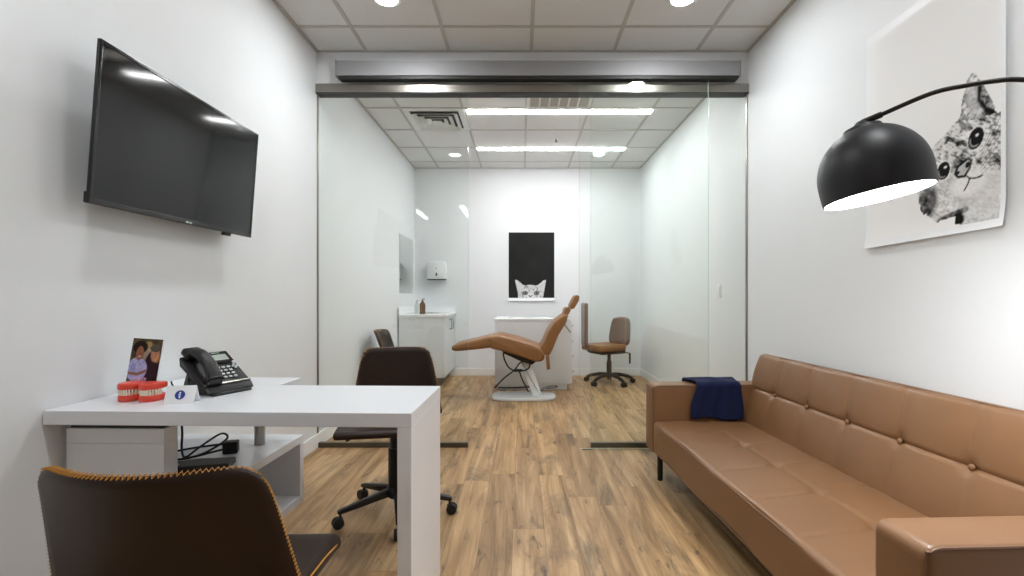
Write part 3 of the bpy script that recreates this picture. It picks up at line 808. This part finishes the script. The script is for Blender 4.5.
sc = thing('swivel_chair', 'brown leather swivel chair on a black five-star base, behind the white desk', 'office chair', (-.652, 2.47, 0), 190)
fb = back_fn(.172, .236, .475, .826, .035, .03, -.185, .018)
fn = lambda u, v: (fb(u, v)[0]+.010, fb(u, v)[1], fb(u, v)[2])
MB(BROWN).shell(fn, 24, 20, .030).build('backrest', sc, sharp=70)
zigzag(fn, .030, rim_path(.05), .0085, .0015).build('stitching', sc, sharp=60)
MB(BROWN).rbox((.475, .44, .034), .016, 4, (10, 10, 1), m=T(.022, .045, .488), disp=seat_disp(.475, .44)).build('seat', sc, sharp=70)
b = MB(BLACKM); b.box((-.09, -.10, .448), (.09, .13, .470), .004); b.cyl(.040, .12, .34, 20, .003); b.cyl(.032, .34, .446, 20, .003); b.build('column', sc)
b = MB(BLACKM); b.tube([(.06, .02, .45), (.16, .05, .437), (.235, .07, .405)], .006, 8); b.build('tilt_lever', sc)
b = MB(BLACKM); b.lathe([(.036, .085), (.046, .095), (.046, .135), (.035, .150)], 20); b.build('hub', sc)
def caster(parent, m, r=.027, wd=.044):
    b = MB(BLACKP)
    for s in (-1, 1):
        mm = m @ T(s*wd*.28, .012, r) @ R(90, 'Y')
        b.lathe([(r*.35, -wd*.2), (r*.9, -wd*.2), (r, -wd*.1), (r, wd*.1), (r*.9, wd*.2), (r*.35, wd*.2)], 18, mm)
    b.rbox((wd*.35, r*1.3, r*1.0), r*.25, 2, m=m @ T(0, .004, r*1.35))
    b.cyl(.006, r*1.6, r*2.7, 8, .001, m)
    b.build('caster', parent)
for k in range(5):
    m = R(215+72*k-190-90)
    b = MB(BLACKM)
    b.prism(round_poly([(.02, .098), (.275, .068), (.290, .068), (.292, .082), (.278, .090), (.02, .142)], .003, 2), .026, .004, m=m @ Matrix(((0, 1, 0, 0), (1, 0, 0, 0), (0, 0, 1, 0), (0, 0, 0, 1))))
    lg = b.build('leg', sc)
    caster(lg, m @ T(0, .278, 0))

# ------------------------------------------------------------------ sofa
sofa = thing('sofa', 'tan leather tufted sofa bed along the right wall', 'sofa', (.792, 3.06, 0), 2.3)
# local frame: x from the front edge to the wall, y from the far end (0) towards the camera (negative)
AL, AT, ZS0, ZS1 = 2.03, .15, .165, .362
def arm(y0, nm):
    b = MB(TAN)
    prof = round_poly([(0, ZS0), (0, .578), (.80, .578), (.80, ZS0)], [.01, .035, .03, .01], 5)
    b.prism(prof, AT, .016, m=T(0, y0, 0), steps=4); o = b.build(nm, sofa, sharp=55)
    for s in (-1,):
        yy = y0+s*(AT/2-.004)
        q = catmull([(.006, yy, ZS0+.01), (.006, yy, .535), (.012, yy, .560), (.034, yy, .572), (.1, yy, .573), (.5, yy, .573), (.77, yy, .573)], 6)
        b = MB(TANS); b.tube(q, .0042, 6); b.build('piping', o)
arm(-AT/2, 'armrest'); arm(-AL+AT/2, 'armrest')
SY0, SY1 = -AL+AT+.002, -AT-.002
sl = SY1-SY0; NB = 6
tuft = [SY1-(.195+.288*k) for k in range(6)]
def groove(d, w, dep): return dep*math.exp(-(d/w)**2)
def seat_d(p, face):
    q = Vector(p); X = p.x+.30; Y = p.y+(SY0+SY1)/2
    if p.z > .05:
        k = sm(np.float64(p.z), .06, .095)
        dz = groove(X-.318, .007, .006)
        for ty in tuft:
            dz += groove(math.hypot(X-.318, Y-ty), .028, .013)
            bend = ty+.05*math.sin((X-.318)*6)
            dz += groove(Y-bend, .010, .0028)*(1 if X > .02 else .4)
        puff = .006*math.cos((X-.16)*9)**2
        q.z += k*(-dz+puff*.6-.010*max(0, (X-.35))/.25)
    if p.x < -.27:
        q.x += .006*math.sin(Y*9+p.z*14)*(1 if abs(p.z) < .09 else .3)*.6
    return q
b = MB(TAN); b.rbox((.595, sl, ZS1-ZS0), .022, 4, (44, 170, 4), m=T(.30, (SY0+SY1)/2, (ZS0+ZS1)/2), disp=seat_d)
seat = b.build('seat', sofa, sharp=70)
b = MB(TANS); b.tube([(.006, SY0+.01, ZS1-.014), (.0045, SY0+.5, ZS1-.0135), (.0045, SY1-.5, ZS1-.0135), (.006, SY1-.01, ZS1-.014)], .0035, 6); b.build('piping', seat)
b = MB(TANS); b.tube([(.004, SY0+.01, ZS0+.022), (.004, SY1-.01, ZS0+.022)], .0035, 6); b.build('piping', seat)
# reclined back: local panel axes  a (along y), h (up the slope), n (towards the sitter)
HB = .475
mb = T(.560, 0, .318) @ Matrix.Rotation(rad(17.5), 4, 'Y')
hseam = .250
BY0, BY1 = -AL+.012, -.09
def back_d(p, face):
    q = Vector(p); hh_ = p.z+HB/2; Y = p.y+(BY0+BY1)/2
    if p.x < -.03:
        k = min(1, max(0, (-p.x-.03)/.03)); g = groove(hh_-hseam, .007, .008)
        for ty in tuft:
            d = math.hypot(hh_-hseam, Y-ty); g += groove(d, .026, .016)
            bend = ty+.022*((hh_-hseam)/.2)
            g += groove(Y-bend, .007, .0045 if hh_ > hseam else .0022)
        c = min(abs(Y-ty) for ty in tuft)
        cell = (1-math.exp(-(c/.06)**2))*.006
        pu = .010*abs(math.sin(PI*min(1, hh_/hseam)) if hh_ < hseam else math.sin(PI*min(1, (hh_-hseam)/(HB-hseam))))
        q.x += k*(g-pu-cell)
    return q
b = MB(TAN); b.rbox((.13, BY1-BY0, HB), .032, 5, (1, 180, 60), m=mb @ T(.065, (BY0+BY1)/2, HB/2), disp=back_d)
bk = b.build('backrest', sofa, sharp=70)
for ty in tuft:
    b = MB(TAN); b.lathe([(.001, -.0085), (.006, -.0075), (.0105, -.004), (.012, 0), (.009, .005)], 18, mb @ T(.012, ty, hseam) @ R(90, 'Y')); b.build('button', bk, sharp=70)
b = MB(TANS); b.tube([tuple(mb @ Vector((.008, BY0+.03, HB-.008))), tuple(mb @ Vector((.008, BY1-.03, HB-.008)))], .003, 6); b.build('piping', bk)
b = MB(BLACKM); b.box((.06, -AL+.05, .130), (.72, -.05, ZS0-.001), .004); b.build('frame', sofa)
for x in (.045, .73):
    for y in (-.15, -AL+.13):
        b = MB(BLACKM); b.tube([(x, y, ZS0-.001), (x, y, .004), (x, y, 0)], [.018, .016, .015], 14); b.build('leg', sofa)
# navy throw over the far arm
def throw(u, v):
    # u across (x), v along the drape: seat side -> over the arm -> down the back
    L1, L2, L3 = .205, AT+.020, .12; s = v*(L1+L2+L3)
    x = .238+.303*u+(.022*(1-u) if s > L1 else .022*(1-u)*(s/L1)**3)+.022*math.sin(v*9+1)*(u-.5)
    yi, yo, zt = -AT-.012, .012, .592
    r = .02
    if s < L1:
        y = yi-.010-.009*math.sin(u*11+s*9)*(1-.5*s/L1)-.008*(1-s/L1)-.004*math.sin(u*23-s*14); z = zt-.006-(L1-s)
    elif s < L1+L2:
        q = (s-L1)/L2; y = yi+(yo-yi)*q; z = zt+.008*math.sin(PI*q)+.008*math.sin(u*9+2+q*3)*(1-abs(2*q-1))
    else:
        y = yo+.008+.004*math.sin(u*10); z = zt-.006-(s-L1-L2)
    if s < L1: z += .010*math.sin(u*5.5+.4)*(1-s/L1)
    return (x, y, max(z, ZS1+.014))
th = thing('throw_blanket', 'folded navy blue throw draped over the far arm of the tan sofa', 'blanket', (.792, 3.06, 0), 2.3)
b = MB(NAVY); b.shell(throw, 36, 70, .014); b.build('folded_layer', th, sharp=80)
def throw2(u, v):
    p = throw(u*.94+.02, v*.985+.008); w = (p[0], p[1], p[2])
    return w

# ------------------------------------------------------------------ arc floor lamp
lamp = thing('arc_floor_lamp', 'arc floor lamp with a black dome shade glowing white inside, over the sofa', 'floor lamp', (1.45, .80, 0))
SR = .132; sx, sy, sz = -.482, .515, 1.452
tilt = R(-9, 'Y') @ R(-5, 'X')
ms = T(sx, sy, sz) @ tilt
def dome(r):
    up = [(r*math.sin(a), 1.08*r*math.cos(a)) for a in [rad(8+82*i/16) for i in range(17)]]
    return up+[(r*(1-.022*(i/6)**2), -.42*SR*i/6) for i in range(1, 7)]
prof_o = dome(SR); prof_i = [(max(.001, x-.004), z if z < 0 else z-.004*z/SR) for x, z in reversed(dome(SR))]
b = MB([DOMEM, DOMEIN]); b.lathe(prof_o, 48, ms, caps=False); b.lathe(prof_i, 48, ms, mat=1, caps=False)
k = 48
n0 = 22*48; base2 = 23*48
b.f += [(n0+j, n0+(j+1) % k, base2+(j+1) % k, base2+j) for j in range(k)]; b.mi += [0]*k
me = bpy.data.meshes.new('shade')
shade = b.build('shade', lamp, sharp=60)
b = MB(E_SHADE); zz = -.42*SR+.004
b.lathe([(.001, zz), (SR*.70, zz), (SR*.92, zz+.0005), (SR*.92, zz+.004), (.001, zz+.006)], 48, ms, caps=False); b.build('diffuser', shade)
b = MB(DOMEM); b.lathe([(.050, SR*1.08-.014), (.044, SR*1.08-.001), (.020, SR*1.08+.008), (.012, SR*1.08+.016), (.008, SR*1.08+.018)], 24, ms); b.build('cap', shade)
topc = ms @ Vector((0, 0, SR*1.08+.012))
ap = catmull([tuple(topc+Vector((.001, -.001, .001))), (-.4685, .5006, 1.619), (-.399, .426, 1.6437), (-.352, .376, 1.643), (-.317, .3385, 1.637), (-.286, .306, 1.625), (-.19, .2, 1.565), (-.10, .105, 1.455), (-.04, .04, 1.32), (-.008, .008, 1.15), (0, 0, .9), (0, 0, .5), (0, 0, .03)], 8)
MB(BLACKM).tube(ap, .0058, 12).build('arm', lamp)
b = MB(BLACKM); b.tube(ap[0:9], .0085, 12); b.build('collar', lamp)
b = MB(MARBLE); b.lathe([(.12, 0), (.125, .004), (.125, .045), (.12, .05), (.02, .05)], 40); b.build('base', lamp)

# ------------------------------------------------------------------ back room
t = thing('light_switch', 'white light switch on the right wall seen through the glass', 'light switch', (XR-.001, 4.04, 1.165))
MB(TRIMW).box((-.006, -.036, -.058), (0, .036, .058), .003).build('plate', t); MB(LAM).box((-.010, -.017, -.033), (-.006, .017, .033), .002).build('rocker', t)
t = thing('wall_outlet', 'white power outlet low on the right wall behind the glass', 'outlet', (XR-.001, 5.70, .42))
MB(TRIMW).box((-.006, -.036, -.058), (0, .036, .058), .003).build('plate', t); MB(LAM).box((-.009, -.017, -.033), (-.006, .017, .033), .002).build('socket', t)
# sink cabinet in the far left corner
X0, X1, Y0, Y1 = XL+.014, -.947, 5.83, YB-.014
cab = thing('sink_cabinet', 'white base cabinet with a white countertop in the back left corner', 'cabinet', (X0, Y0, 0))
wx, wy = X1-X0, Y1-Y0
cab.scale = (1, 1, .968)
MB(CABW).box((0, 0, .125), (wx-.02, wy, .892), .002).build('body', cab)
for k in range(2):
    ya = .003+k*(wy/2); yb = ya+wy/2-.006
    dd = MB(CABW).box((wx-.0195, ya, .128), (wx, yb, .888), .002).build('door', cab)
    yh = (yb-.07) if k == 0 else (ya+.07)
    b = MB(STEEL); b.tube(catmull([(wx, yh, .72), (wx+.03, yh, .725), (wx+.03, yh, .84), (wx, yh, .845)], 5), .006, 8); b.build('handle', dd)
MB(TOE).box((.01, .05, 0), (wx-.075, wy, .1245), .002).build('toe_kick', cab)
b = MB(TOPW); b.box((0, -.02, .8925), (wx+.022, wy, .93), .004); b.build('countertop', cab)
b = MB(TOPW); b.box((.012, wy-.012, .9305), (wx+.015, wy, 1.02), .002); b.box((0, -.01, .9305), (.012, wy, 1.02), .002); b.build('backsplash', cab)
b = MB(STEEL); b.lathe([(.15, .9302), (.155, .9325), (.16, .9325), (.165, .9302)], 32, T(.30, .46, 0)); b.build('sink_rim', cab)
def bottle(loc, label, mat, pump, h, r, cat='soap bottle'):
    t = thing('soap_bottle', label, cat, loc, 0, 'soap bottles by the sink')
    MB(mat).lathe([(r*.9, 0), (r, .004), (r, h*.62), (r*.8, h*.72), (r*.35, h*.78), (r*.35, h*.82)], 24).build('bottle', t, sharp=50)
    b = MB(pump); b.cyl(r*.42, h*.80, h*.88, 16, .001); b.cyl(r*.14, h*.88, h*.97, 10, .0005); b.tube([(-.002, 0, h*.975), (.03, -.01, h*.97)], .005, 8); b.build('pump', t)
bottle((-1.237, 5.93, .9007), 'amber soap bottle with a black pump on the white counter', AMBER, BLACKP, .19, .036)
bottle((-1.335, 6.05, .9007), 'clear frosted soap bottle behind the amber one on the counter', CLEAR, STEEL, .17, .03)
mr = thing('wall_mirror', 'frameless mirror on the left wall above the sink cabinet', 'mirror', (XL+.001, 5.9, 1.16))
MB([GEDGE]).box((0, 0, 0), (.006, .73, .737), .001).build('backing', mr); MB(MIRR).box((.0062, .002, .002), (.0075, .728, .735), .0004).build('mirror_face', mr)
td = thing('towel_dispenser', 'white paper towel dispenser on the wall above the sink', 'towel dispenser', (-1.192, YB-.002, 1.36))
b = MB(TRIMW); b.prism(round_poly([(-.135, 0), (.135, 0), (.135, .15), (.115, .245), (-.115, .245), (-.135, .15)], .02, 4), .10, .012, m=T(0, -.05, 0)); b.build('cover', td)
b = MB(DARK); b.box((-.128, -.098, -.012), (.128, -.01, .0), .003); b.build('towel_slot', td)
b = MB(VENTD); b.lathe([(.001, 0), (.012, 0), (.012, .003), (.001, .003)], 18, T(0, -.1005, .065) @ Matrix.Scale(2.0, 4, (0, 0, 1)) @ R(90, 'X'), caps=False); b.build('view_window', td)
b = MB(GREYC); b.lathe([(.001, 0), (.008, 0), (.008, .002), (.001, .002)], 14, T(0, -.1005, .15) @ R(90, 'X'), caps=False); b.build('lock', td)
# free-standing cabinet behind the dental chair
kb = thing('drawer_cabinet', 'white drawer cabinet standing behind the tan dental chair', 'cabinet', (-.323, 5.70, 0))
W_, D_ = .905, .50
MB(CABW).box((0, 0, .075), (W_, D_, .828), .002).build('body', kb)
MB(TOPW).box((-.008, -.008, .8285), (W_+.008, D_+.008, .852), .003).build('worktop', kb)
MB(CABW).box((.03, .03, 0), (W_-.04, D_-.02, .0745), .002).build('plinth', kb)
for k, (za, zb) in enumerate(((.08, .26), (.266, .446), (.452, .632), (.638, .824))):
    dr = MB(CABW).box((W_+.0005, .006, za), (W_+.018, D_-.006, zb), .002).build('drawer', kb)
    zc = (za+zb)/2+.03
    b = MB(STEEL); b.tube(catmull([(W_+.018, .12, zc), (W_+.042, .125, zc), (W_+.042, .375, zc), (W_+.018, .38, zc)], 5), .007, 8); b.build('handle', dr)
tr = tag(MB(TRIMW).rbox((.13, .09, .016), .005, 2, m=T(-.235, 5.86, .8605)).build('instrument_tray'), 'small white tray on the drawer cabinet near its end towards the sink', 'tray')

# dental chair
dch = thing('dental_chair', 'reclined tan dental chair on a white slanted pedestal', 'dental chair', (.018, 5.27, 0))
kx = 5.27/477
def dp(zx, zy):     # side profile (photo zoom units of the study sheet -> metres, local x/z)
    return (((zx/4.43+430)-522)*kx-.018, 1.1235-((zy/4.43+280)-296)*kx)
def pad(pts, r, t, nm, mat=CAMEL, soft=.03, par=None, dy=0):
    b = MB(mat); b.prism(round_poly([dp(*p) for p in pts], r, 5), t, soft, m=T(0, dy, 0), steps=4); return b.build(nm, par or dch, sharp=75)
pad([(268, 243), (310, 236), (380, 252), (440, 272), (488, 290), (506, 322), (498, 346), (470, 350), (400, 326), (330, 305), (272, 292)], .03, .54, 'seat')
pad([(106, 289), (117, 279), (200, 261), (270, 243), (300, 245), (296, 290), (270, 292), (200, 300), (130, 306), (110, 304)], .03, .46, 'legrest')
pad([(478, 300), (500, 270), (520, 222), (548, 180), (590, 150), (604, 152), (596, 180), (560, 240), (536, 300), (524, 322), (506, 322)], .02, .50, 'backrest', soft=.014)
pad([(585, 158), (594, 125), (606, 118), (620, 126), (616, 140), (598, 168)], .015, .26, 'neck_rest', soft=.012)
pad([(615, 112), (636, 72), (648, 65), (658, 74), (654, 92), (634, 126), (618, 128)], .015, .26, 'headrest', soft=.012)
pad([(508, 322), (522, 318), (527, 378), (512, 382)], .008, .05, 'arm_bracket', CAMEL, .006, None, -.26)
b = MB(BLACKM); b.prism(round_poly([dp(*p) for p in ((318, 302), (400, 330), (470, 352), (450, 366), (400, 350), (330, 318))], .006, 2), .34, .006); b.build('under_frame', dch)
b = MB(ARMW); b.prism(round_poly([dp(*p) for p in ((398, 352), (446, 356), (498, 520), (458, 520))], .01, 3), .13, .012); b.build('pedestal', dch)
b = MB(BLACKM); b.prism(round_poly([dp(*p) for p in ((414, 340), (438, 340), (446, 360), (410, 360))], .006, 2), .16, .006); b.build('pivot', dch)
def ov(k): return [( (.352*math.copysign(abs(math.cos(a))**.55, math.cos(a))), .20*math.copysign(abs(math.sin(a))**.7, math.sin(a))) for a in [2*PI*i/48 for i in range(48)]]
b = MB(ARMW); b.prism(ov(0), .035, .010, m=T(0, 0, .0175) @ Matrix(((1, 0, 0, 0), (0, 0, 1, 0), (0, 1, 0, 0), (0, 0, 0, 1))), steps=3); b.build('base_plate', dch)
def hose(pts, nm='hose', r=.008, mat=CABLE, y=-.10):
    q = [(dp(zx, zy)[0], yy, max(dp(zx, zy)[1], .012)) for zx, zy, yy in pts]
    b = MB(mat); b.tube(catmull(q, 6), r, 8); b.build(nm, dch)
hose([(326, 318, -.1), (332, 345, -.13), (350, 378, -.14), (380, 394, -.14), (420, 392, -.13), (440, 378, -.11), (436, 352, -.10), (400, 360, -.12), (375, 390, -.14), (330, 425, -.15), (290, 465, -.16)])
hose([(395, 392, -.14), (408, 430, -.13), (428, 470, -.12), (436, 486, -.11)])
hose([(300, 486, .12), (360, 488, .14), (430, 486, .16), (470, 484, .18)], r=.010)
hose([(500, 490, .12), (540, 484, .18), (570, 486, .22), (560, 496, .25), (520, 500, .26)], 'hose', .008, GREYC)
pad([(374, 386), (408, 386), (412, 396), (374, 398)], .004, .03, 'foot_control', BLACKP, .004, None, -.14)
b = MB(STEEL); p0 = dp(592, 190); p1 = dp(628, 236); b.tube([(p0[0], .10, p0[1]), (p1[0], .12, p1[1])], .009, 10); b.build('grip', dch)

# assistant stool
st = thing('stool', 'tan office stool with a grey-brown back on black casters, right of the dental chair', 'stool', (1.12, 6.13, 0), 118)
# local: sitter faces +y  ( +y points towards the left of the room after rotation )
MB(CAMEL).rbox((.42, .42, .08), .033, 4, (8, 8, 1), m=T(0, .085, .475), disp=seat_disp(.42, .42)).build('seat', st, sharp=75)
b = MB(BLACKP); b.prism(round_poly([(-.17, .435), (.17, .435), (.14, .39), (-.14, .39)], .01, 3), .36, .01, m=T(0, .04, 0)); b.build('mechanism', st)
def sb(u, v):
    uu = 2*u-1; vv = 2*v-1
    x = uu*.175*(1-.14*abs(vv)**6)*(1-.08*vv); z = .665+.165*vv*(1-.10*abs(uu)**6); y = -.205-.035*v+.05*uu*uu
    return (x, y, z)
MB(GREYBACK).shell(sb, 16, 16, .045).build('backrest', st, sharp=75)
b = MB(BLACKM); b.tube(catmull([(0, -.08, .40), (0, -.20, .40), (0, -.258, .45), (0, -.268, .62)], 6), .016, 10); b.build('back_bracket', st)
b = MB(BLACKM); b.cyl(.032, .09, .29, 18); b.cyl(.022, .29, .392, 14); b.build('column', st)
b = MB(BLACKM); b.tube([(-.14, -.10, .41), (-.20, -.17, .40)], .006, 8); b.tube([(-.20, -.17, .40), (-.20, -.17, .27)], .012, 8); b.build('height_lever', st)
b = MB(BLACKM); b.lathe([(.035, .08), (.042, .088), (.042, .125), (.03, .14)], 18); b.build('hub', st)
for k in range(5):
    m = R(15+72*k)
    b = MB(BLACKM); b.tube(catmull([(0, .02, .115), (0, .14, .112), (0, .25, .088), (0, .302, .064)], 5), [.026]*6+[.022]*6+[.018]*4, 8, m); lg = b.build('leg', st)
    caster(lg, m @ T(0, .298, 0), .032, .06)
pts = []
b = MB(GREYBACK); b.rbox((.30, .048, .56), .0235, 4, m=T(0, 0, 0)); 
mi = Matrix.Rotation(-rad(118), 4, 'Z')
b.v = [tuple(mi @ (Vector((.808, 6.16, .755))+Matrix.Rotation(rad(92), 3, 'Z') @ Vector(p)-Vector((1.12, 6.13, 0)))) for p in b.v]
b.build('torso_support', st, sharp=75)
b = MB(BLACKM); pp = [Vector((.82, 6.15, .50)), Vector((.86, 6.15, .415)), Vector((1.0, 6.14, .405))]
b.tube(catmull([tuple(mi @ (p-Vector((1.12, 6.13, 0)))) for p in pp], 5), .014, 8); b.build('support_bracket', st)

# ------------------------------------------------------------------ camera, world, colour
cam = bpy.data.cameras.new('camera'); co = bpy.data.objects.new('camera', cam); COL.objects.link(co)
co.location = (0, 0, 1.1235); co.rotation_euler = (rad(90), 0, 0)
cam.sensor_width = 36; cam.lens = 477/1024*36; cam.shift_x = -10/1024; cam.shift_y = 8/1024; cam.clip_start = .02
S.camera = co
w = bpy.data.worlds.new('world'); S.world = w; w.use_nodes = True
w.node_tree.nodes['Background'].inputs[0].default_value = (.9, .95, 1, 1); w.node_tree.nodes['Background'].inputs[1].default_value = .3
vs_ = S.view_settings; vs_.view_transform = 'Standard'; vs_.look = 'None'; vs_.gamma = 1; vs_.exposure = 1.12
try: vs_.use_curve_mapping = False
except Exception: pass
S.cycles.use_denoising = True
S.cycles.max_bounces = 12; S.cycles.diffuse_bounces = 6; S.cycles.transparent_max_bounces = 16
S.cycles.caustics_reflective = False; S.cycles.caustics_refractive = False
